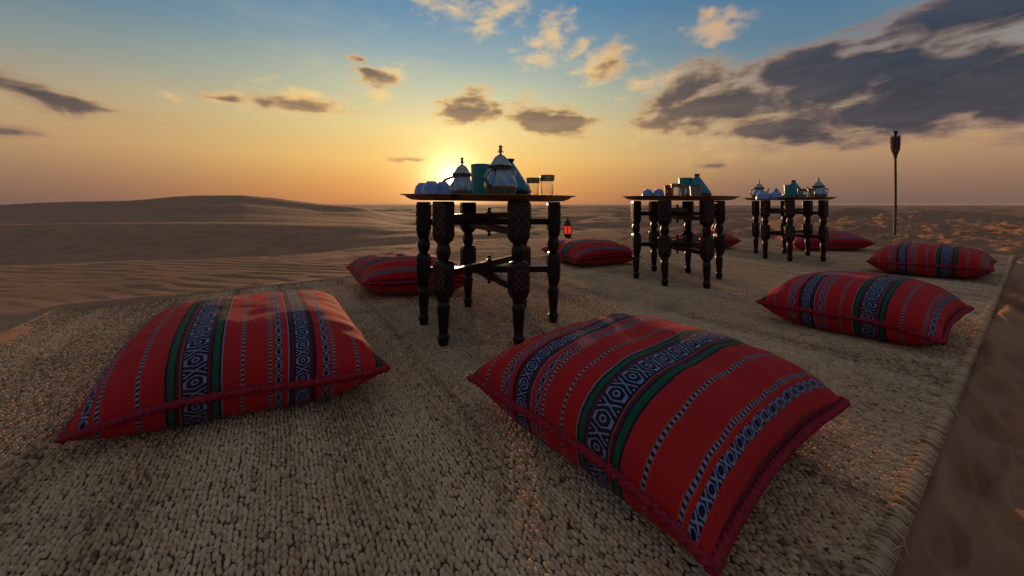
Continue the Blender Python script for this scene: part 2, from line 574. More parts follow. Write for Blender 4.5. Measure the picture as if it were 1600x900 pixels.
m_filigree = simple("dark_silver_filigree", (0.26, 0.22, 0.19, 1), 0.35, 0.9, 0.7, 220, 0.7, 0.002)
m_brown_glass_pattern = simple("painted_red_brown_glass", (0.22, 0.06, 0.025, 1), 0.25, 0.1, 0.7, 150, 0.2, 0.001)

m_glass, N, b = material("clear_glass")
b.inputs["Base Color"].default_value = (0.93, 0.96, 0.95, 1)
b.inputs["Roughness"].default_value = 0.03
b.inputs["Transmission Weight"].default_value = 1.0
b.inputs["IOR"].default_value = 1.45

m_redpane, N, b = material("lit_red_glass")
f, _ = N.noise(obj_pos(N), 30, 3, 0.5)
b.inputs["Base Color"].default_value = (0.6, 0.03, 0.02, 1)
b.inputs["Roughness"].default_value = 0.3
N.link(N.mix(f, (0.80, 0.03, 0.015, 1), (1.0, 0.09, 0.04, 1)), b.inputs["Emission Color"])
b.inputs["Emission Strength"].default_value = 0.5

# ------------------------------------------------------------------ the sand
E1 = np.array((0.8300, 0.5577))
E2 = np.array((-0.5577, 0.8300))
RUG_A = np.array((-2.20, 1.71))
RUG_L, RUG_W = 6.88, 2.53


def rug_out(X, Y):
    """distance outside the rug's edge (negative inside)"""
    a = (X - RUG_A[0]) * E1[0] + (Y - RUG_A[1]) * E1[1]
    c_ = -((X - RUG_A[0]) * E2[0] + (Y - RUG_A[1]) * E2[1])
    ox = np.maximum(-a, a - RUG_L)
    oy = np.maximum(-c_, c_ - RUG_W)
    return np.where((ox > 0) & (oy > 0), np.hypot(ox, oy), np.maximum(ox, oy))


def sand_height(X, Y):
    r = np.hypot(X, Y) + 1e-9
    azm = np.degrees(np.arctan2(X, Y))
    Rc = np.interp(azm, [-180, -120, -90, -70, -56, -42, -32, -23.5, -16, 0, 10, 20, 32, 40, 47, 56, 90, 130, 180],
                   [9, 7.5, 6.8, 6.0, 5.4, 4.55, 4.5, 4.75, 5.05, 5.9, 6.7, 7.4, 8.8, 12, 20, 30, 30, 14, 9])
    D = np.interp(azm, [-180, -60, -20, 10, 30, 45, 60, 180], [3.5, 4.2, 4.2, 3.6, 3.2, 3.0, 3.0, 3.5])
    L = np.interp(azm, [-180, -60, -20, 10, 30, 45, 60, 180], [12, 10, 10, 14, 30, 70, 90, 12])
    d = r - Rc - 0.25 * fbm(X * 0.5, Y * 0.5, 2)
    drop = D * sstep(d, -0.35, 1.0) * 0.10 + D * 0.90 * sstep(d, 0.1, L)
    z = -0.012 - drop
    out = rug_out(X, Y)
    free = sstep(out, 0.0, 0.20)
    free_r = sstep(out, 0.0, 0.05)
    near = 1 - sstep(r, 14, 40)
    # smooth wind ripples on the left, trampled lumps on the right
    leftw = 1 - sstep(azm, -8, 18)
    rightw = sstep(azm, 12, 34) * (1 - sstep(azm, 110, 150))
    wx = X * 0.16 + Y * 0.99
    ph = 2 * PI * (wx / 0.115 + 1.6 * fbm(X * 0.8, Y * 1.1, 3))
    rip = np.sin(ph) + 0.35 * np.sin(2 * ph + 0.9)
    amp = 0.0016 * (0.45 + 0.9 * np.clip(fbm(X * 0.7 + 5, Y * 0.9, 3) + 0.45, 0, 1))
    z += free * near * rip * amp * (1 - 0.65 * sstep(r, 3.0, 8.0)) * (0.25 + 0.75 * leftw) * (1 - 0.6 * rightw)
    z += free * near * leftw * 0.004 * fbm(X * 7, Y * 11, 3)
    z += free * near * leftw * 0.03 * fbm(X * 0.9, Y * 1.3, 3)
    lump = fbm(X * 1.9 + 3, Y * 1.9, 4, 0.45)
    dent = -np.clip(0.16 - np.abs(fbm(X * 1.8 - 7, Y * 1.8 + 2, 3)), 0, 1)
    far_l = sstep(Y, 3.2, 6.0)
    z += free * near * rightw * ((0.035 + 0.045 * far_l) * lump + 0.16 * dent * (0.6 + 0.3 * far_l) + 0.030 * (1 - 0.5 * far_l) * fbm(X * 6.5, Y * 6.5, 4))
    ux, uy = X * 0.62 + Y * 0.78, -X * 0.78 + Y * 0.62
    rid = 1 - 2.6 * np.abs(fbm(ux * 1.3 + 4, uy * 4.2 + 1.5 * fbm(X, Y, 2), 4, 0.45))
    rid2 = 1 - 2.6 * np.abs(fbm(ux * 2.6 + 9, uy * 8.5 + 1.2 * fbm(X * 2, Y * 2, 2), 3, 0.4))
    z += free_r * near * rightw * ((0.034 * (rid - 0.55) + 0.046 * (rid2 - 0.55)) * (1 + 0.2 * far_l) + 0.016 * (1 - 2.6 * np.abs(fbm(ux * 6 + 3, uy * 17 + fbm(X * 5, Y * 5, 2), 2)) - 0.5) + 0.008)
    z += free * near * rightw * far_l * 0.08 * fbm(X * 0.8, Y * 0.8, 2)
    # sand drifted up against the rug's edge
    z += 0.012 * np.exp(-np.clip(out, 0, None) / 0.10) * sstep(out, 0.005, 0.03) * (0.6 + fbm(X * 3, Y * 3, 2))
    cov = np.clip(fbm(X * 2.2 + 1, Y * 2.2 + 5, 3) + 0.30, 0, 1) * np.exp(-(np.clip(np.abs(out), 0, 2) / 0.075) ** 2)
    z += 0.034 * cov * (1 - sstep(X, -0.9, 0.6))
    # the lower desert behind
    far = sstep(r, 12, 30)
    t = X / np.maximum(Y, 1.0)
    front = (Y > 1).astype(float)
    wl = (1 - sstep(t, -0.75, 0.25)) * front
    prof = np.interp(Y, [12, 20, 27, 33, 38.5, 40.5, 44, 52, 62], [0, 0.04, 0.28, 0.72, 0.985, 1.0, 0.96, 0.7, 0.30])
    z += wl * prof * 2.45 * sstep(r, 9, 20)
    sil = np.interp(t, [-2.2, -1.6, -1.45, -1.236, -1.09, -1.036, -0.96, -0.89, -0.76, -0.67, -0.545, -0.43, -0.3],
                    [322, 321.5, 322, 317.5, 316.3, 314, 310, 308.3, 308.3, 313, 321.5, 325.5, 327])
    top = 0.5 + (HORIZON - sil) * 110 / F_PX + 4.2
    prof2 = np.interp(Y, [48, 60, 78, 95, 106, 112, 122, 150, 200], [0, 0.30, 0.62, 0.86, 0.98, 1.0, 0.85, 0.4, 0.0])
    prof3 = prof2 - 0.10 * np.exp(-((Y - 84) / 9.0) ** 2)
    z += np.where(t < -0.28, 1, 0) * front * (1 - sstep(t, -0.45, -0.28)) * prof3 * top
    roll = fbm(X * 0.035 + 2, Y * 0.055 + 7, 3)
    z += far * (1 - 0.8 * wl) * roll * 2.0
    mid = sstep(r, 8, 14) * (1 - wl)
    z += mid * 0.5 * fbm(X * 0.16, Y * 0.19, 4)
    far2 = sstep(r, 140, 400)
    ridge = 1 - np.abs(fbm(X * 0.0042 + 11, Y * 0.0075 + 3, 4)) * 2
    z += far2 * (3.6 * ridge - 3.2) * (1 - 0.4 * sstep(r, 1500, 4000))
    return z


def build_sand():
    azs = np.radians(np.concatenate([np.linspace(-68, 68, 600), np.linspace(70, 290, 70)]))
    rs = np.concatenate([[0.0], np.arange(0.12, 5.8, 0.0185), np.arange(5.8, 14, 0.055), np.geomspace(14, 9000, 230)])
    A, Rr = np.meshgrid(azs, rs)
    X, Y = Rr * np.sin(A), Rr * np.cos(A)
    Z = sand_height(X, Y)
    n, k = X.shape
    V = np.stack([X.ravel(), Y.ravel(), Z.ravel()], 1)
    i = np.arange(n - 1)[:, None] * k
    j = np.arange(k)[None, :]
    j2 = (j + 1) % k
    Fq = np.stack([(i + j).ravel(), (i + k + j).ravel(), (i + k + j2).ravel(), (i + j2).ravel()], 1)
    me = np_mesh("sand", V, Fq[:, ::-1], m_sand)
    return tag(link("desert_sand", me), "rippled brown desert sand running back to smooth dunes", None, None, "structure")


build_sand()


def sand_z(x, y):
    return float(sand_height(np.array([x], float), np.array([y], float))[0])


# ------------------------------------------------------------------ the rug
def build_rug():
    ang = math.atan2(E1[1], E1[0])
    root = empty("jute_rug", (RUG_A[0], RUG_A[1], 0), ang)
    tag(root, "large coarse woven jute rug spread over the sand under tables and cushions", "rug")
    # local frame: x along the length, y from the back edge (0) to the near edge (-RUG_W)
    mb = MB()
    mb.box((RUG_L / 2, -RUG_W / 2, -0.006), (RUG_L - 0.012, RUG_W - 0.012, 0.008))
    link("backing", mb.mesh("backing", m_backing, False), root)
    pitch, step = 0.0076, 0.0118
    nx = int(RUG_L / pitch)
    ny = int(RUG_W / step)
    I, J = np.meshgrid(np.arange(nx), np.arange(ny), indexing="ij")
    lx = (I + 0.5) * pitch
    ly = -((J + 0.5 + 0.5 * (I % 2)) * step)
    lx = lx + 0.0009 * rng.standard_normal(lx.shape) + 0.010 * fbm(lx * 1.5, ly * 3.0, 3)
    ly = ly + 0.0014 * rng.standard_normal(ly.shape) + 0.006 * fbm(lx * 9, ly * 2, 2)
    ca, sa = math.cos(ang), math.sin(ang)
    wx = RUG_A[0] + lx * ca - ly * sa
    wy = RUG_A[1] + lx * sa + ly * ca
    keep = (wy > 0.25) & (np.abs(wx / np.maximum(wy, 0.01)) < 1.75) & (ly > -RUG_W + 0.012) & (ly < -0.004)
    strand = rng.random(nx)[I] * 0.5 + 0.5 * vnoise(I * 0.13, I * 0.0 + 3.3) + 0.25
    band = 0.9 * fbm(lx * 0.9, ly * 0.55, 3) + 0.9 * fbm(lx * 14.0, ly * 1.6, 3)
    tone = np.clip(0.52 + 0.42 * (strand - 0.5) + 0.40 * band + 0.15 * rng.standard_normal(lx.shape), 0, 1)
    sgn = np.where(I % 2 == 0, 1.0, -0.6)[keep]
    lx, ly, tone, wd = lx[keep], ly[keep], tone[keep], np.hypot(wx, wy)[keep]
    allV, allF, allT = [], [], []
    base = 0

    def knots(sel, ring_n, heights):
        nonlocal base
        n = sel.sum()
        cx, cy, tn = lx[sel], ly[sel], tone[sel]
        hl = step * 0.70 * (1 + 0.14 * rng.standard_normal(n))
        hw = pitch * 0.56 * (1 + 0.12 * rng.standard_normal(n))
        hh = 0.0052 * (1 + 0.22 * rng.standard_normal(n)).clip(0.4, 1.8)
        rot = 0.09 * rng.standard_normal(n) + 0.30 * sgn[sel]
        vs = []
        for (rad, z) in heights:
            if rad == 0:
                vs.append(np.stack([np.zeros(n), np.zeros(n), hh * z], 1)[:, None, :])
            else:
                th = np.arange(ring_n) / ring_n * 2 * PI + 0.3
                vs.append(np.stack([hw[:, None] * rad * np.cos(th), hl[:, None] * rad * np.sin(th), np.repeat((hh * z)[:, None], ring_n, 1)], 2))
        v = np.concatenate(vs, 1)
        c_, s_ = np.cos(rot)[:, None], np.sin(rot)[:, None]
        x = v[..., 0] * c_ - v[..., 1] * s_ + cx[:, None]
        y = v[..., 0] * s_ + v[..., 1] * c_ + cy[:, None]
        tilt = 0.09 * rng.standard_normal(n)[:, None]
        z = v[..., 2] - 0.0030 + tilt * (v[..., 1])
        V = np.stack([x, y, z], 2).reshape(-1, 3)
        per = v.shape[1]
        fs = []
        nr = len(heights) - 1
        for q in range(nr - 1):
            for j in range(ring_n):
                k = (j + 1) % ring_n
                fs.append((q * ring_n + j, q * ring_n + k, (q + 1) * ring_n + k))
                fs.append((q * ring_n + j, (q + 1) * ring_n + k, (q + 1) * ring_n + j))
        apex = nr * ring_n
        for j in range(ring_n):
            fs.append(((nr - 1) * ring_n + j, (nr - 1) * ring_n + (j + 1) % ring_n, apex))
        Fq = (np.array(fs)[None] + (np.arange(n) * per)[:, None, None]).reshape(-1, 3) + base
        allV.append(V)
        allF.append(Fq)
        allT.append(np.repeat(tn, per))
        base += len(V)

    near = wd < 1.25
    mid_ = (wd >= 1.25) & (wd < 2.6)
    knots(near, 6, [(1.0, 0.0), (0.78, 0.66), (0, 1.04)])
    knots(mid_, 4, [(1.0, 0.0), (0.66, 0.78), (0, 1.05)])
    knots(wd >= 2.6, 4, [(1.0, 0.0), (0, 1.05)])
    me = np_mesh("weave", np.concatenate(allV), np.concatenate(allF), m_jute)
    at_ = me.attributes.new("tone", "FLOAT", "POINT")
    at_.data.foreach_set("value", np.concatenate(allT).astype(np.float32))
    tag(link("weave", me, root), kind="stuff")
    # turned edge: yarn loops wrapped round the border, and stray fibres
    V, Fs, T = [], [], []
    base = 0

    def loop_tube(pts, r, n, tn):
        nonlocal base
        pts = np.array(pts)
        th = np.arange(n) / n * 2 * PI
        tang = np.gradient(pts, axis=0)
        tang /= np.linalg.norm(tang, axis=1)[:, None] + 1e-9
        side = np.cross(tang, np.array((0.31, 0.24, 0.92)))
        side /= np.linalg.norm(side, axis=1)[:, None] + 1e-9
        nrm = np.cross(side, tang)
        rr = np.asarray(r) * np.ones(len(pts))
        ring = pts[:, None] + rr[:, None, None] * (side[:, None] * np.cos(th)[None, :, None] + nrm[:, None] * np.sin(th)[None, :, None])
        V.append(ring.reshape(-1, 3))
        for q in range(len(pts) - 1):
            for j in range(n):
                k = (j + 1) % n
                Fs.append((base + q * n + j, base + q * n + k, base + (q + 1) * n + k, base + (q + 1) * n + j))
        T.append(np.full(len(pts) * n, tn))
        base += len(pts) * n

    def edge(n, f, detail):
        for i in range(n):
            o, inward = f(i + rng.normal() * 0.12)
            tn = float(np.clip(0.50 + 0.16 * rng.standard_normal(), 0.1, 1))
            h = 0.0030 + 0.0025 * rng.random()
            w = 0.015 + 0.009 * rng.random()
            sl = rng.normal() * 0.004
            tt = np.array((-inward[1], inward[0], 0)) * sl
            pts = [o + inward * w + (0, 0, 0.001) + tt, o + inward * w * 0.6 + (0, 0, h) + tt * 0.6, o + inward * 0.004 + (0, 0, h * 0.8), o - inward * 0.005 + (0, 0, -0.002), o - inward * 0.001 + (0, 0, -0.011)]
            loop_tube(pts, [0.0024, 0.0034, 0.0038, 0.0036, 0.003], 6 if detail else 4, tn)
            if detail and rng.random() < 0.4:
                q = o + inward * rng.uniform(-0.004, 0.02)
                dv = -inward * rng.uniform(0.004, 0.013) + tt * rng.uniform(-6, 6)
                loop_tube([q + (0, 0, 0.004), q + dv * 0.5 + (0, 0, 0.006), q + dv + (0, 0, rng.uniform(-0.008, 0.008))], 0.0007, 3, 0.9)

    p_ = 0.0076
    edge(int(RUG_L / p_), lambda i: (np.array((i * p_, -RUG_W, 0)), np.array((0, 1.0, 0))), True)
    edge(int(RUG_L / p_), lambda i: (np.array((i * p_, 0, 0)), np.array((0, -1.0, 0))), False)
    edge(int(RUG_W / p_), lambda i: (np.array((0, -i * p_, 0)), np.array((1.0, 0, 0))), False)
    edge(int(RUG_W / p_), lambda i: (np.array((RUG_L, -i * p_, 0)), np.array((-1.0, 0, 0))), False)
    me = np_mesh("edge_binding", np.concatenate(V), np.array(Fs), m_jute)
    at_ = me.attributes.new("tone", "FLOAT", "POINT")
    at_.data.foreach_set("value", np.concatenate(T).astype(np.float32))
    tag(link("edge_binding", me, root), kind="stuff")


build_rug()


# ------------------------------------------------------------------ cushions
def cushion(label, corners, group, n=56, top=0.125, seam_mid=0.085, seed=0):
    """corners: four points (x, y, z) of the seam; u runs 0 -> 1 (across the stripes), v runs 0 -> 3 (along them).
    corner order: (u0 v0), (u1 v0), (u1 v1), (u0 v1)"""
    c0, c1, c2, c3 = [Vector(c) for c in corners]
    ctr = (c0 + c1 + c2 + c3) / 4
    root = empty("floor_cushion", (ctr.x, ctr.y, 0.004))
    tag(root, label, "cushion", group)
    off = np.array((ctr.x, ctr.y, 0.004))
    C = [np.array(c) - off for c in (c0, c1, c2, c3)]
    lin_ = np.linspace(-1, 1, n + 1)
    # more rows close to the seam
    q = np.sign(lin_) * (1 - (1 - np.abs(lin_)) ** 1.5)
    S, T = np.meshgrid(q, q, indexing="ij")

    def seam_point(S, T):
        a, b_ = (S + 1) / 2, (T + 1) / 2
        P = ((1 - a) * (1 - b_))[..., None] * C[0] + (a * (1 - b_))[..., None] * C[1] + (a * b_)[..., None] * C[2] + ((1 - a) * b_)[..., None] * C[3]
        # edges draw in a little between the corner ears
        mid = sum(C) / 4
        pull = 0.050 * (np.abs(S) ** 3 * (1 - np.abs(T) ** 2.4) + np.abs(T) ** 3 * (1 - np.abs(S) ** 2.4))
        P[..., :2] += (mid[:2] - P[..., :2]) * pull[..., None]
        m_ = np.maximum(np.abs(S), np.abs(T))
        edge_mid = 1 - np.minimum(np.abs(S), np.abs(T)) ** 2
        zz = P[..., 2] * (1 - 0.75 * edge_mid) + seam_mid * 0.75 * edge_mid
        P[..., 2] = zz + 0.010 * fbm(P[..., 0] * 6 + seed, P[..., 1] * 6, 2) * m_
        return P

    base_p = seam_point(S, T)
    body = np.clip((1 - np.abs(S) ** 3.0) * (1 - np.abs(T) ** 3.0), 0, 1)
    puff = body ** 0.46
    wr = fbm(base_p[..., 0] * 7 + seed * 3.1, base_p[..., 1] * 7 + seed, 3)
    # small gathers running in from the seam
    gather = 0.0045 * np.sin(26 * T + 3 * wr + seed) * np.clip((np.abs(S) - 0.55) / 0.45, 0, 1) + 0.0045 * np.sin(24 * S + 3 * wr) * np.clip((np.abs(T) - 0.55) / 0.45, 0, 1)
    Pt = base_p.copy()
    Pt[..., 2] += top * puff + (0.012 * wr + gather) * body ** 0.4 * (body > 0)
    # cloth bulges out past the seam a touch
    mid = sum(C) / 4
    bulge = 0.05 * (body ** 0.5) * (1 - body)
    Pt[..., :2] += (Pt[..., :2] - mid[:2]) * bulge[..., None]
    Pb = base_p.copy()
    Pb[..., 2] = np.maximum(base_p[..., 2] - (seam_mid + 0.02) * body ** 0.42, 0.0) + 0.0
    inner = np.ones_like(S, bool)
    inner[0, :] = inner[-1, :] = inner[:, 0] = inner[:, -1] = False
    Pb[~inner] = Pt[~inner] = base_p[~inner]
    k = n + 1
    idt = np.arange(k * k).reshape(k, k)
    idb = idt.copy()
    idb[inner] = k * k + np.arange(inner.sum())
    V = np.concatenate([Pt.reshape(-1, 3), Pb[inner]])
    quad = lambda I: np.stack([I[:-1, :-1].ravel(), I[1:, :-1].ravel(), I[1:, 1:].ravel(), I[:-1, 1:].ravel()], 1)
    Fq = np.concatenate([quad(idt), quad(idb)[:, ::-1]])
    # orientation: make the top face up
    a = V[Fq[0][1]] - V[Fq[0][0]]
    me = np_mesh("cover", V, Fq, m_cloth)
    uvl = me.uv_layers.new(name="UVMap")
    def arc_v(P):
        # cloth length along the stripes, so the woven pattern keeps its pitch where the cushion curves down
        seg = np.linalg.norm(np.diff(P, axis=1), axis=2)
        a = np.concatenate([np.zeros((k, 1)), np.cumsum(seg, 1)], 1)
        tot = a[:, -1:]
        return (a - tot / 2) / 0.66 + 0.5

    U = np.concatenate([np.stack([(S + 1) / 2, arc_v(Pt)], 2).reshape(-1, 2), np.stack([(S + 1) / 2, arc_v(Pb)], 2)[inner]])
    li = np.empty(len(me.loops), np.int32)
    me.loops.foreach_get("vertex_index", li)
    uvl.data.foreach_set("uv", U[li].astype(np.float32).ravel())
    bm = bmesh.new()
    bm.from_mesh(me)
    bmesh.ops.recalc_face_normals(bm, faces=bm.faces)
    bm.to_mesh(me)
    bm.free()
    link("cover", me, root)
    # twisted rope sewn along the seam
    per = 760 if n > 70 else 260
    t = np.linspace(-1, 1, per // 4 + 1)[:-1]
    o = np.ones_like(t)
    s_path = np.concatenate([t, o, -t, -o])
    t_path = np.concatenate([-o, t, o, -t])
    Pp = seam_point(s_path[None], t_path[None])[0]
    # round the path off at the corners
    for _ in range(2):
        Pp = (np.roll(Pp, 1, 0) + 2 * Pp + np.roll(Pp, -1, 0)) / 4
    cc = Pp.mean(0)
    outd = Pp - cc
    outd[:, 2] = 0
    outd /= np.linalg.norm(outd, axis=1)[:, None]
    Pp = Pp + outd * 0.004
    seg = np.linalg.norm(np.roll(Pp, -1, 0) - Pp, axis=1)
    arc = np.concatenate([[0], np.cumsum(seg)[:-1]])
    m_ = 12
    tang = np.roll(Pp, -1, 0) - np.roll(Pp, 1, 0)
    tang /= np.linalg.norm(tang, axis=1)[:, None]
    up = np.array((0, 0, 1.0))
    side = np.cross(tang, up)
    side /= np.linalg.norm(side, axis=1)[:, None]
    nrm = np.cross(side, tang)
    th = np.arange(m_) / m_ * 2 * PI
    rad = (0.0074 if n > 70 else 0.0066) * (1 + 0.28 * np.cos(3 * (th[None] - arc[:, None] / (0.0064 if n > 70 else 0.016))))
    ring = Pp[:, None] + rad[..., None] * (side[:, None] * np.cos(th)[None, :, None] + nrm[:, None] * np.sin(th)[None, :, None])
    npp = len(Pp)
    ii = np.arange(npp)[:, None]
    jj = np.arange(m_)[None]
    Fr = np.stack([(ii * m_ + jj).ravel(), (ii * m_ + (jj + 1) % m_).ravel(), (((ii + 1) % npp) * m_ + (jj + 1) % m_).ravel(), (((ii + 1) % npp) * m_ + jj).ravel()], 1)
    link("piping", np_mesh("piping", ring.reshape(-1, 3), Fr, m_rope), root)
    return root


GC = "red striped floor cushions round the tables"
# front centre
near_c, left_c, right_c = at(1112, 893, 0.035), at(735, 590, 0.09), at(1318, 628, 0.085)
back_c = left_c + right_c - near_c
back_c.z = 0.10
cushion("largest red cushion in the bottom foreground, closest to the viewer", [left_c, near_c, right_c, back_c], GC, 96, 0.125, 0.085, 1.3)
# front left: u runs from its right corner to its left corner
cushion("big red cushion on the left of the rug, a rope seam along its front", [at(603, 577, 0.09), at(98, 688, 0.045), (-1.16, 1.12, 0.12), (-0.715, 1.42, 0.11)], GC, 96, 0.125, 0.085, 4.1)
# right
cushion("mid-sized red cushion at the right, between the foreground cushion and the far corner one", [(1.045, 1.493, 0.09), at(1472, 533, 0.06), (1.835, 1.41, 0.09), (1.50, 1.77, 0.10)], GC, 72, 0.12, 0.085, 7.7)
# far right
cushion("red cushion at the far right corner of the rug, torch rising behind it", [(2.57, 2.55, 0.09), (3.02, 2.21, 0.085), (3.52, 2.56, 0.09), (3.05, 2.93, 0.09)], GC, 56, 0.12, 0.085, 9.2)
# behind the first table
cushion("red cushion partly hidden behind the nearest table's left legs", [(-1.053, 2.245, 0.10), (-0.767, 1.82, 0.09), (-0.215, 1.93, 0.085), (-0.47, 2.36, 0.09)], GC, 56, 0.12, 0.085, 12.9)
# behind, centre
cushion("red cushion lying in front of the red lantern", [(0.27, 3.22, 0.09), (0.50, 2.70, 0.08), (1.08, 2.95, 0.07), (0.83, 3.48, 0.09)], GC, 56, 0.115, 0.085, 15.5)
cushion("red cushion seen through the legs of the middle table", [(1.93, 4.30, 0.09), (2.10, 3.76, 0.08), (2.62, 4.03, 0.09), (2.47, 4.55, 0.09)], GC, 40, 0.10, 0.085, 18.1)
cushion("red cushion partly hidden behind the farthest table's right legs", [(3.28, 4.38, 0.09), (3.00, 3.74, 0.08), (3.84, 3.72, 0.095), (4.06, 4.34, 0.09)], GC, 40, 0.115, 0.085, 21.0)

# ------------------------------------------------------------------ folding tea tables
LEG = [  # z, half width (tangential), half depth (radial), squareness
    (0.000, .0150, .0150, 0), (0.004, .0165, .0165, 0), (0.024, .0205, .0205, 0), (0.034, .0225, .0225, 0), (0.038, .0180, .0180, 0),
    (0.044, .0160, .0160, 0), (0.060, .0172, .0172, 0), (0.105, .0212, .0212, 0), (0.138, .0232, .0232, 0), (0.150, .0215, .0215, 0),
    (0.156, .0185, .0185, 0), (0.160, .0215, .0215, 0), (0.166, .0215, .0215, 0), (0.170, .0200, .0200, 0.3), (0.176, .0250, .0210, 0.8),
    (0.196, .0335, .0235, 1), (0.206, .0345, .0240, 1), (0.286, .0345, .0240, 1), (0.294, .0335, .0235, 1), (0.304, .0280, .0215, 0.8),
    (0.308, .0185, .0185, 0), (0.313, .0200, .0200, 0), (0.322, .0235, .0235, 0), (0.340, .0262, .0262, 0), (0.358, .0240, .0240, 0),
    (0.366, .0200, .0200, 0), (0.372, .0205, .0205, 0.2), (0.378, .0260, .0215, 0.8), (0.392, .0338, .0238, 1), (0.402, .0350, .0245, 1),
    (0.512, .0350, .0245, 1), (0.520, .0342, .0236, 1), (0.523, .0330, .0225, 1)]


def leg_mesh():
    mb = MB()
    n = 32
    rs = []
    for z, hw, hd, sq in LEG:
        ring = []
        for j in range(n):
            th = 2 * PI * (j + 0.5) / n
            c_, s_ = math.cos(th), math.sin(th)
            k = 1.0
            if sq > 0:
                e = 2 + 10 * sq
                k = (abs(c_) ** e + abs(s_) ** e) ** (-1 / e)
            ring.append((hd * k * c_, hw * k * s_, z))
        rs.append(ring)
    mb.rings(rs)
    return mb.mesh("leg", m_wood, True, 50)


def carving_mesh():
    """raised lattice of crossing ribs with small studs, on the outward and inward faces of both blocks"""
    mb = MB()
    for z0, z1, hw, hd in ((0.404, 0.508, .029, .0243), (0.208, 0.284, .028, .0238)):
        for sx in (-1, 1):
            nz = 3
            dzc = (z1 - z0) / nz
            for i in range(nz):
                za, zb = z0 + i * dzc, z0 + (i + 1) * dzc
                for (ya, yb) in ((-hw, 0), (0, hw), (hw, 0), (0, -hw)):
                    a, b_ = Vector((sx * hd, ya, za)), Vector((sx * hd, yb, zb))
                    d = (b_ - a).normalized()
                    s_ = d.cross(Vector((1, 0, 0)))
                    w = 0.0030
                    o = Vector((sx * 0.0028, 0, 0))
                    i_ = Vector((-sx * 0.003, 0, 0))
                    mb.add([a + s_ * w + i_, a - s_ * w + i_, b_ - s_ * w + i_, b_ + s_ * w + i_, a + s_ * w * .4 + o, a - s_ * w * .4 + o, b_ - s_ * w * .4 + o, b_ + s_ * w * .4 + o],
                           [(4, 5, 6, 7), (0, 1, 5, 4), (1, 2, 6, 5), (2, 3, 7, 6), (3, 0, 4, 7)])
                for yy, zz in ((0, (za + zb) / 2), (-hw * .55, za), (hw * .55, za)):
                    rr = 0.0045
                    mb.add([(sx * (hd - .002), yy - rr, zz), (sx * (hd - .002), yy, zz - rr), (sx * (hd - .002), yy + rr, zz), (sx * (hd - .002), yy, zz + rr), (sx * (hd + .0035), yy, zz)],
                           [(0, 1, 4), (1, 2, 4), (2, 3, 4), (3, 0, 4)])
    return mb.mesh("carving", m_carve, False)


def bar_mesh(length, hgt, wid):
    mb = MB()
    mb.box((0, 0, 0), (length, wid, hgt), None, 0.003)
    return mb.mesh("stretcher", m_wood, True, 30)


leg_me, carve_me = leg_mesh(), carving_mesh()
mb = MB()
mb.lathe([(0.002, -0.062), (0.006, -0.060), (0.009, -0.055), (0.006, -0.049), (0.004, -0.046), (0.013, -0.043), (0.013, -0.040), (0.005, -0.038),
          (0.005, 0.038), (0.013, 0.040), (0.013, 0.043), (0.004, 0.046), (0.006, 0.049), (0.009, 0.055), (0.006, 0.060), (0.002, 0.062)], 12)
pin_me = mb.mesh("pivot_pin", m_wood, True, 50)


def tea_table(label, ctr, bars, rad, zscale=1.0):
    root = empty("folding_table", (ctr[0], ctr[1], 0.002))
    root.scale = (1, 1, zscale)
    tag(root, label, "table", "dark carved tea tables in a row")
    bme = bar_mesh(2 * rad - 0.02, 0.026, 0.020)
    for lv, zc in enumerate((0.232, 0.438)):
        for i, ang in enumerate(bars):
            a = R(ang)
            link("stretcher", bme, root, (0, 0, zc + (i - 1) * 0.0255), a)
        link("pivot_pin", pin_me, root, (0, 0, zc))
    for ang in bars:
        for s_ in (0, 180):
            a = R(ang + s_)
            lg = link("leg", leg_me, root, (rad * math.cos(a), rad * math.sin(a), 0), a)
            tag(link("carving", carve_me, lg), kind="stuff")
    return root


T1, T2, T3 = (-0.096, 1.482), (1.114, 2.371), (2.62, 3.354)
tea_table("nearest and largest looking dark carved table, left of the other two", T1, (116, 3, 57), 0.272, 0.975)
tea_table("dark carved table in the middle of the row of three", T2, (100, -2, 50), 0.275, 1.003)
tea_table("farthest dark carved table, right of the other two", T3, (114, 18, 56), 0.285, 1.030)


def tray_mesh():
    mb = MB()
    n = 144
    prof = [(0.0, 0.006), (0.285, 0.006), (0.312, 0.010), (0.330, 0.020), (0.338, 0.0275), (0.348, 0.030), (0.357, 0.0315), (0.359, 0.030), (0.357, 0.028),
            (0.347, 0.0262), (0.340, 0.022), (0.331, 0.012), (0.314, 0.003), (0.290, 0.0), (0.0, 0.0)]
    rs = []
    for i, (r, z) in enumerate(prof):
        ring = []
        for j in range(n):
            k = 0.0022 if (j % 2) and r > 0.344 else 0.0
            ring.append((max(r - k, 1e-4) * math.cos(2 * PI * j / n), max(r - k, 1e-4) * math.sin(2 * PI * j / n), (z - (k * 0.8)) * 0.76))
        rs.append(ring)
    mb.rings(rs, True, False, False)
    return mb.mesh("round_tray", m_tray, True, 35)


tray_me = tray_mesh()
TZ = {}
for key, ctr, zs, lab, tl, tp in ((1, T1, 0.975, "wide brass tray on the nearest table, teapots and glasses on it", 0.6, 0.9), (2, T2, 1.003, "round brass tray on the middle table", 0.5, 0.3), (3, T3, 1.03, "round brass tray on the farthest table", -0.2, 0.2)):
    TZ[key] = 0.002 + 0.523 * zs + 0.005
    o = link("brass_tray", tray_me, None, (ctr[0], ctr[1], TZ[key]))
    o.rotation_euler = (R(tp), R(tl), 0.0)
    tag(o, lab, "tray", "brass trays on the tables")
    TZ[key] += 0.0048


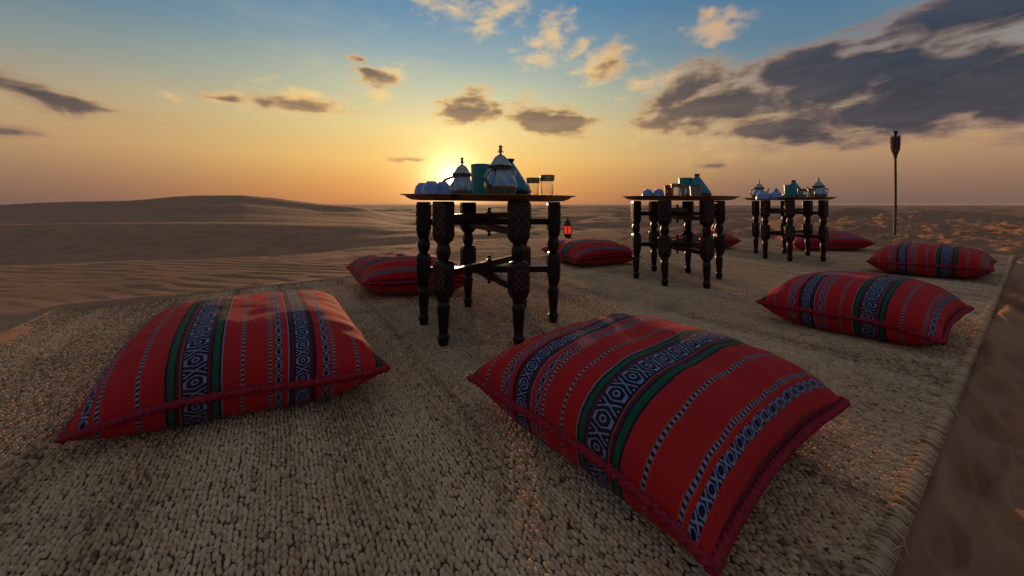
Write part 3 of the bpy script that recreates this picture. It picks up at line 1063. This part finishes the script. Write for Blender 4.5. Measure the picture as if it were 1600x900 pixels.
# ------------------------------------------------------------------ tea things
def teapot(scale=1.0):
    root = empty("teapot", (0, 0, 0))
    mb = MB()
    prof = [(0.002, 0.0), (0.040, 0.0), (0.042, 0.003), (0.039, 0.008), (0.045, 0.013), (0.054, 0.022), (0.0595, 0.034), (0.060, 0.044), (0.056, 0.056), (0.048, 0.068),
            (0.040, 0.079), (0.0365, 0.088), (0.0375, 0.094), (0.044, 0.099), (0.046, 0.102), (0.043, 0.1035), (0.002, 0.1035)]
    n = 48
    rs = []
    prof = [(r, z * 1.12) for r, z in prof]
    lz = lambda pr: [(r, 0.116 + (z - 0.1035) * 0.86) for r, z in pr]
    for (r, z) in prof:
        fl = 0.022 if 0.017 < z < 0.105 else 0
        rs.append([(r * (1 + fl * abs(math.sin(6 * 2 * PI * j / n / 1))) * math.cos(2 * PI * j / n), r * (1 + fl * abs(math.sin(6 * 2 * PI * j / n))) * math.sin(2 * PI * j / n), z) for j in range(n)])
    mb.rings(rs)
    link("body", mb.mesh("body", m_silver, True, 50), root)
    mb = MB()
    mb.lathe(lz([(0.002, 0.104), (0.046, 0.104), (0.0475, 0.1065), (0.043, 0.109), (0.0385, 0.113), (0.0335, 0.119), (0.0290, 0.127), (0.0250, 0.136), (0.0190, 0.145), (0.0120, 0.151), (0.006, 0.1535), (0.002, 0.154)]), 40)
    lid = link("lid", mb.mesh("lid", m_silver, True, 50), root)
    mb = MB()
    mb.lathe(lz([(0.001, 0.152), (0.006, 0.153), (0.0045, 0.158), (0.0045, 0.163), (0.012, 0.1655), (0.012, 0.167), (0.0045, 0.169), (0.0065, 0.172), (0.0075, 0.176), (0.005, 0.1795),
              (0.004, 0.181), (0.0072, 0.184), (0.0078, 0.188), (0.0055, 0.192), (0.001, 0.1945)]), 16)
    link("finial", mb.mesh("finial", m_silver, True, 60), lid)
    mb = MB()
    pts = [(-0.036 - 0.042 * math.sin(t * PI) ** 0.8 - 0.012 * t * math.sin(t * PI), 0, 0.094 - 0.070 * t + 0.010 * math.sin(t * PI * 1.0)) for t in [i / 16 for i in range(17)]]
    pts[-1] = (-0.052, 0, 0.026)
    pts = [(x, y, z * 1.12) for x, y, z in pts]
    mb.tube(pts, 0.0048, 10, 1.3)
    link("handle", mb.mesh("handle", m_silver, True, 60), root)
    mb = MB()
    sp = [(0.048, 0, 0.034), (0.066, 0, 0.040), (0.078, 0, 0.054), (0.083, 0, 0.070), (0.090, 0, 0.086), (0.101, 0, 0.096), (0.106, 0, 0.0965)]
    sp = [(x, y, z * 1.12) for x, y, z in sp]
    mb.tube(sp, [0.015, 0.0135, 0.0105, 0.0085, 0.007, 0.006, 0.0058], 12)
    link("spout", mb.mesh("spout", m_silver, True, 60), root)
    root.scale = (scale,) * 3
    return root


def tagine(scale=1.0):
    root = empty("tagine", (0, 0, 0))
    mb = MB()
    mb.lathe([(0.002, 0), (0.066, 0), (0.070, 0.004), (0.082, 0.022), (0.091, 0.034), (0.093, 0.038), (0.089, 0.040), (0.002, 0.040)], 40)
    link("base", mb.mesh("base", m_dark_glaze, True, 50), root)
    mb = MB()
    mb.lathe([(0.002, 0.041), (0.085, 0.041), (0.086, 0.046), (0.080, 0.058), (0.064, 0.085), (0.048, 0.110), (0.034, 0.132), (0.023, 0.148), (0.017, 0.156), (0.014, 0.162), (0.002, 0.164)], 40)
    lid = link("lid", mb.mesh("lid", m_tagine, True, 50), root)
    mb = MB()
    mb.lathe([(0.002, 0.161), (0.0135, 0.161), (0.014, 0.166), (0.018, 0.171), (0.020, 0.1745), (0.019, 0.1775), (0.012, 0.1765), (0.002, 0.172)], 24)
    link("knob", mb.mesh("knob", m_dark_glaze, True, 50), lid)
    root.scale = (scale,) * 3
    return root


def beaker(scale=1.0):
    root = empty("ceramic_beaker", (0, 0, 0))
    mb = MB()
    mb.lathe([(0.002, 0), (0.037, 0), (0.0395, 0.003), (0.0405, 0.03), (0.0415, 0.075), (0.043, 0.124), (0.041, 0.124), (0.0385, 0.075), (0.036, 0.012), (0.002, 0.008)], 40)
    link("body", mb.mesh("body", m_teal, True, 50), root)
    mb = MB()
    mb.lathe([(0.0408, 0.1238), (0.0434, 0.1236), (0.0440, 0.127), (0.0432, 0.1300), (0.0414, 0.1302), (0.0404, 0.127)], 40, (0, 0, 0), False, False)
    link("rim", mb.mesh("rim", m_tagine, True, 60), root)
    root.scale = (scale,) * 3
    return root


def cup(scale=1.0):
    """handleless cup standing upside down"""
    root = empty("glazed_cup", (0, 0, 0))
    mb = MB()
    mb.lathe([(0.0345, 0.0), (0.0365, 0.0), (0.0362, 0.012), (0.0345, 0.028), (0.0300, 0.041), (0.0235, 0.049), (0.0165, 0.0525), (0.002, 0.0530), (0.002, 0.049), (0.018, 0.047),
              (0.027, 0.039), (0.0320, 0.027), (0.0342, 0.012)], 36, (0, 0, 0), False, False)
    link("bowl", mb.mesh("bowl", m_cup, True, 60), root)
    mb = MB()
    mb.lathe([(0.0160, 0.0508), (0.0185, 0.0505), (0.0180, 0.0540), (0.0155, 0.0545), (0.0150, 0.0520)], 28, (0, 0, 0), False, False)
    link("foot_ring", mb.mesh("foot_ring", m_cup, True, 60), root)
    root.scale = (scale,) * 3
    return root


def tea_glass(band_mat, scale=1.0, wrap=None):
    root = empty("tea_glass", (0, 0, 0))
    mb = MB()
    mb.lathe([(0.001, 0), (0.0205, 0), (0.0215, 0.002), (0.0225, 0.020), (0.0232, 0.036), (0.0248, 0.056), (0.0268, 0.073), (0.0262, 0.0738), (0.0255, 0.073), (0.0234, 0.055),
              (0.0216, 0.036), (0.0208, 0.020), (0.0195, 0.008), (0.001, 0.006)], 32, (0, 0, 0))
    link("glass_body", mb.mesh("glass_body", m_glass, True, 60), root)
    z0, z1 = wrap or (0.058, 0.0722)
    mb = MB()
    rr = lambda z: 0.0229 + (0.0043 * max(0, (z - 0.030) / 0.043)) + 0.0002
    k = 40
    # band of small painted arches, as open lattice
    for j in range(k):
        a0, a1 = 2 * PI * j / k, 2 * PI * (j + (0.98 if wrap else 0.62)) / k
        rows = [(z0, 1), (z0 + (z1 - z0) * .5, 0.6 if j % 2 else 1), (z1, 1)]
        vs = []
        for z, s_ in rows:
            am = (a0 + a1) / 2
            for a in (am + (a0 - am) * s_, am + (a1 - am) * s_):
                for e in (0.0002, 0.0009):
                    vs.append(((rr(z) + e) * math.cos(a), (rr(z) + e) * math.sin(a), z))
        fs = []
        for q in range(2):
            b0 = q * 4
            fs += [(b0 + 1, b0 + 3, b0 + 7, b0 + 5), (b0, b0 + 4, b0 + 6, b0 + 2), (b0, b0 + 1, b0 + 5, b0 + 4), (b0 + 2, b0 + 6, b0 + 7, b0 + 3)]
        fs += [(0, 2, 3, 1), (8, 9, 11, 10)]
        mb.add(vs, fs)
    if not wrap:
        for za, zb in ((z0 - 0.0015, z0 + 0.0005), (z1 - 0.0005, z1 + 0.001)):
            mb.lathe([(rr(za) + 0.0002, za), (rr(za) + 0.0013, za), (rr(zb) + 0.0013, zb), (rr(zb) + 0.0002, zb), (rr(za) + 0.0002, za)], 40, (0, 0, 0), False, False)
    tag(link("painted_band", mb.mesh("painted_band", band_mat, True, 40), root), kind="stuff")
    root.scale = (scale,) * 3
    return root


def place(o, px, depth, table, label, cat, group, rz=0.0, scale=None):
    p = along(px, depth)
    o.location = (p.x, p.y, TZ[table])
    o.rotation_euler = (0, 0, rz)
    if scale: o.scale = scale if isinstance(scale, tuple) else (scale,) * 3
    return tag(o, label, cat, group)


G_POT, G_TAG, G_BEAK, G_CUP, G_GL = "silver teapots on the trays", "teal tagines on the trays", "teal beakers on the trays", "upturned pale blue cups", "tea glasses on the trays"
pot = teapot()
place(pot, 782, 1.33, 1, "shiny silver teapot front and centre on the nearest tray", "teapot", G_POT, R(55), 1.05)
pots = [(722, 1.60, 1, "silver teapot with the sun shining through its handle", R(8), 1.0), (1186, 3.44, 3, "silver teapot at the left end of the farthest tray", R(0), 0.98), (1279, 3.30, 3, "silver teapot at the right end of the farthest tray", R(180), 1.06)]
for px, d, t, lab, rz, sc in pots:
    place(copy_tree(pot), px, d, t, lab, "teapot", G_POT, rz, sc)
tg = tagine()
place(tg, 797, 1.64, 1, "conical teal tagine behind the silver teapot on the nearest tray", "tagine", G_TAG, 0, 1.08)
for px, d, t, lab, sc in [(1089, 2.45, 2, "conical teal tagine on the middle tray", 1.0), (1240, 3.52, 3, "teal tagine with dark knob behind the beaker on the farthest tray", 1.1), (1213, 3.42, 3, "small squat tagine between teapot and beaker on the farthest tray", 0.62)]:
    place(copy_tree(tg), px, d, t, lab, "tagine", G_TAG, 0.5, sc)
bk = beaker()
place(bk, 752, 1.47, 1, "tall teal beaker beside the silver teapot on the nearest tray", "beaker", G_BEAK, 0, (1.0, 1.0, 1.12))
for px, d, t, lab in [(1071, 2.50, 2, "tall teal beaker left of the tagine on the middle tray"), (1234, 3.24, 3, "tall teal beaker on the farthest tray")]:
    place(copy_tree(bk), px, d, t, lab, "beaker", G_BEAK, 0.7, (1.05, 1.05, 1.18 if t == 2 else 1.02))
cp = cup()
place(cp, 661, 1.44, 1, "leftmost upturned blue cup on the nearest tray", "cup", G_CUP, 0, (1, 1, 1.24))
for px, d, t, lab, sc in [(674, 1.34, 1, "middle upturned blue cup of the three on the nearest tray", 1.0), (692, 1.37, 1, "upturned blue cup nearest the sunlit teapot handle", 0.90),
                          (1012, 2.36, 2, "left upturned blue cup on the middle tray", 1.0), (1029, 2.33, 2, "right upturned blue cup on the middle tray", 1.0),
                          (1192, 3.22, 3, "left upturned blue cup before the teapot on the farthest tray", 1.5), (1211, 3.18, 3, "right upturned blue cup on the farthest tray", 1.4)]:
    place(copy_tree(cp), px, d, t, lab, "cup", G_CUP, 0.3, (sc, sc, 1.24))
gl = tea_glass(m_gold)
place(gl, 833, 1.52, 1, "clear tea glass next to the tagine on the nearest tray", "glass", G_GL, 0, (1.03, 1.03, 1.28))
for px, d, t, lab in [(855, 1.42, 1, "rightmost clear tea glass on the nearest tray"), (1056, 2.22, 2, "clear tea glass at the front of the middle tray"), (1066, 2.34, 2, "clear tea glass before the beaker on the middle tray"),
                      (1252, 3.22, 3, "clear tea glass right of the beaker on the farthest tray"), (1261, 3.36, 3, "middle clear tea glass of three on the farthest tray"), (1268, 3.20, 3, "clear tea glass beside the right teapot on the farthest tray")]:
    place(copy_tree(gl), px, d, t, lab, "glass", G_GL, 0.3, (1.06, 1.06, 1.32))
place(tea_glass(m_brown_glass_pattern, 1.0, (0.010, 0.070)), 1045, 2.32, 2, "reddish brown patterned glass on the middle tray", "glass", G_GL, 0, (1.0, 1.0, 1.25))
place(tea_glass(m_filigree, 1.0, (0.006, 0.066)), 1087, 2.20, 2, "silver patterned glass in front of the tagine on the middle tray", "glass", G_GL, 0, (1.3, 1.3, 1.2))


# ------------------------------------------------------------------ lanterns and torch
def lantern():
    root = empty("lantern", (0, 0, 0))
    mb = MB()
    mb.lathe([(0.002, 0.0), (0.052, 0.0), (0.056, 0.008), (0.050, 0.016), (0.058, 0.030), (0.070, 0.048), (0.074, 0.056), (0.070, 0.062), (0.002, 0.062)], 6)
    link("base", mb.mesh("base", m_black_iron, False), root)
    mb = MB()
    mb.lathe([(0.002, 0.185), (0.072, 0.185), (0.078, 0.190), (0.074, 0.198), (0.058, 0.204), (0.052, 0.222), (0.042, 0.246), (0.026, 0.268), (0.016, 0.280), (0.014, 0.290), (0.018, 0.295), (0.006, 0.302), (0.002, 0.312)], 6)
    link("roof", mb.mesh("roof", m_black_iron, False), root)
    mb = MB()
    mb.tube([(0.014 * math.cos(t), 0, 0.322 + 0.014 * math.sin(t)) for t in [i * 2 * PI / 14 for i in range(15)]], 0.0025, 6)
    link("ring", mb.mesh("ring", m_black_iron), root)
    mbp, mbg = MB(), MB()
    mbp.box((0, 0, 0.1235), (0.010, 0.010, 0.123))
    post = mbp.mesh("post", m_black_iron, False)
    apo = 0.066 * math.cos(PI / 6)
    mbg.box((0, 0, 0.1235), (0.003, 0.056, 0.118))
    pane = mbg.mesh("pane", m_redpane, False)
    for k in range(6):
        a = 2 * PI * k / 6
        link("post", post, root, (0.066 * math.cos(a), 0.066 * math.sin(a), 0), a)
        a += PI / 6
        link("pane", pane, root, (apo * math.cos(a), apo * math.sin(a), 0), a)
    return root


ln = lantern()
p = at(887, 370)
ln.location = (p.x, p.y, sand_z(p.x, p.y) + 0.0)
ln.rotation_euler = (0, 0, 0.35)
tag(ln, "lit red glass lantern on the sand behind the cushion", "lantern", "red lanterns on the sand")
l2 = copy_tree(ln)
p = at(1118, 367)
l2.location = (p.x, p.y, sand_z(p.x, p.y) + 0.0)
tag(l2, "red lantern peeping between the legs of the middle table", "lantern", "red lanterns on the sand")

p = at(1398, 370)
tz = sand_z(p.x, p.y)
tor = empty("garden_torch", (p.x, p.y, tz))
tag(tor, "unlit bamboo torch standing in the sand on the right against the sky", "torch")
HT = 1.66 - tz
mb = MB()
nseg = 40
pts, rad = [], []
for i in range(nseg + 1):
    z = -0.12 + (HT - 0.42 + 0.12) * i / nseg
    pts.append((0.006 * math.sin(z * 3.0) + 0.010 * z, 0, z))
    rad.append(0.0165 + (0.003 if i % 8 == 0 else 0) - 0.002 * i / nseg)
mb.tube(pts, rad, 10)
link("pole", mb.mesh("pole", m_bamboo, True, 60), tor)
tx = pts[-1][0]
z0, z1 = HT - 0.43, HT - 0.09
for k in range(12):
    a = 2 * PI * k / 12
    prof = [(0.012, z0), (0.020, z0 + 0.05), (0.038, z0 + 0.105), (0.047, z0 + 0.135), (0.051, z0 + 0.20), (0.050, z1)]
    mb = MB()
    rs = []
    for r, z in prof:
        w = 0.0048 + 0.09 * r
        c_, s_ = math.cos(a), math.sin(a)
        rs.append([(tx + (r + e) * c_ - q * w * s_, (r + e) * s_ + q * w * c_, z + 0.012 * math.sin(k * 2.4) * (z == z1)) for e, q in ((0, -1), (0.004, -1), (0.004, 1), (0, 1))])
    mb.rings(rs)
    link("splint", mb.mesh("splint", m_reed, False), tor)
for zz, r in ((z0 + 0.135, 0.047), (z0 + 0.18, 0.051), (z0 + 0.235, 0.054), (z1 - 0.045, 0.055)):
    mb = MB()
    mb.tube([(tx + r * math.cos(t), r * math.sin(t), zz + 0.003 * math.sin(3 * t)) for t in [i * 2 * PI / 20 for i in range(21)]], 0.006, 6)
    link("binding", mb.mesh("binding", m_reed), tor)
mb = MB()
mb.tube([(tx - 0.085, 0, z1 - 0.085), (tx + 0.02, 0.0, z1 - 0.087), (tx + 0.078, 0, z1 - 0.082)], 0.006, 6)
link("cross_stick", mb.mesh("cross_stick", m_reed), tor)
mb = MB()
mb.lathe([(0.002, z0 + 0.14), (0.036, z0 + 0.14), (0.040, z0 + 0.16), (0.040, z1 - 0.03), (0.030, z1 - 0.008), (0.019, z1 + 0.004), (0.019, z1 + 0.03), (0.025, z1 + 0.05), (0.026, z1 + 0.078), (0.021, z1 + 0.084), (0.002, z1 + 0.08)], 18, (tx, 0, 0))
link("oil_canister", mb.mesh("oil_canister", m_black_iron, True, 45), tor)

# ------------------------------------------------------------------ the dusty air
m_air = bpy.data.materials.new("dusty_air")
m_air.use_nodes = True
A_ = NT(m_air.node_tree)
m_air.node_tree.nodes.clear()
vol = A_.node("ShaderNodeVolumePrincipled")
vol.inputs["Color"].default_value = (0.80, 0.70, 0.66, 1)
vol.inputs["Density"].default_value = 0.00011
vol.inputs["Anisotropy"].default_value = 0.0
A_.link(vol.outputs[0], A_.node("ShaderNodeOutputMaterial").inputs["Volume"])
mb = MB()
mb.box((0, 0, -7.0), (18400, 18400, 28.0))
tag(link("haze", mb.mesh("haze", m_air, False)), "thin dusty air over the far dunes", None, None, "stuff")

bpy.context.view_layer.update()
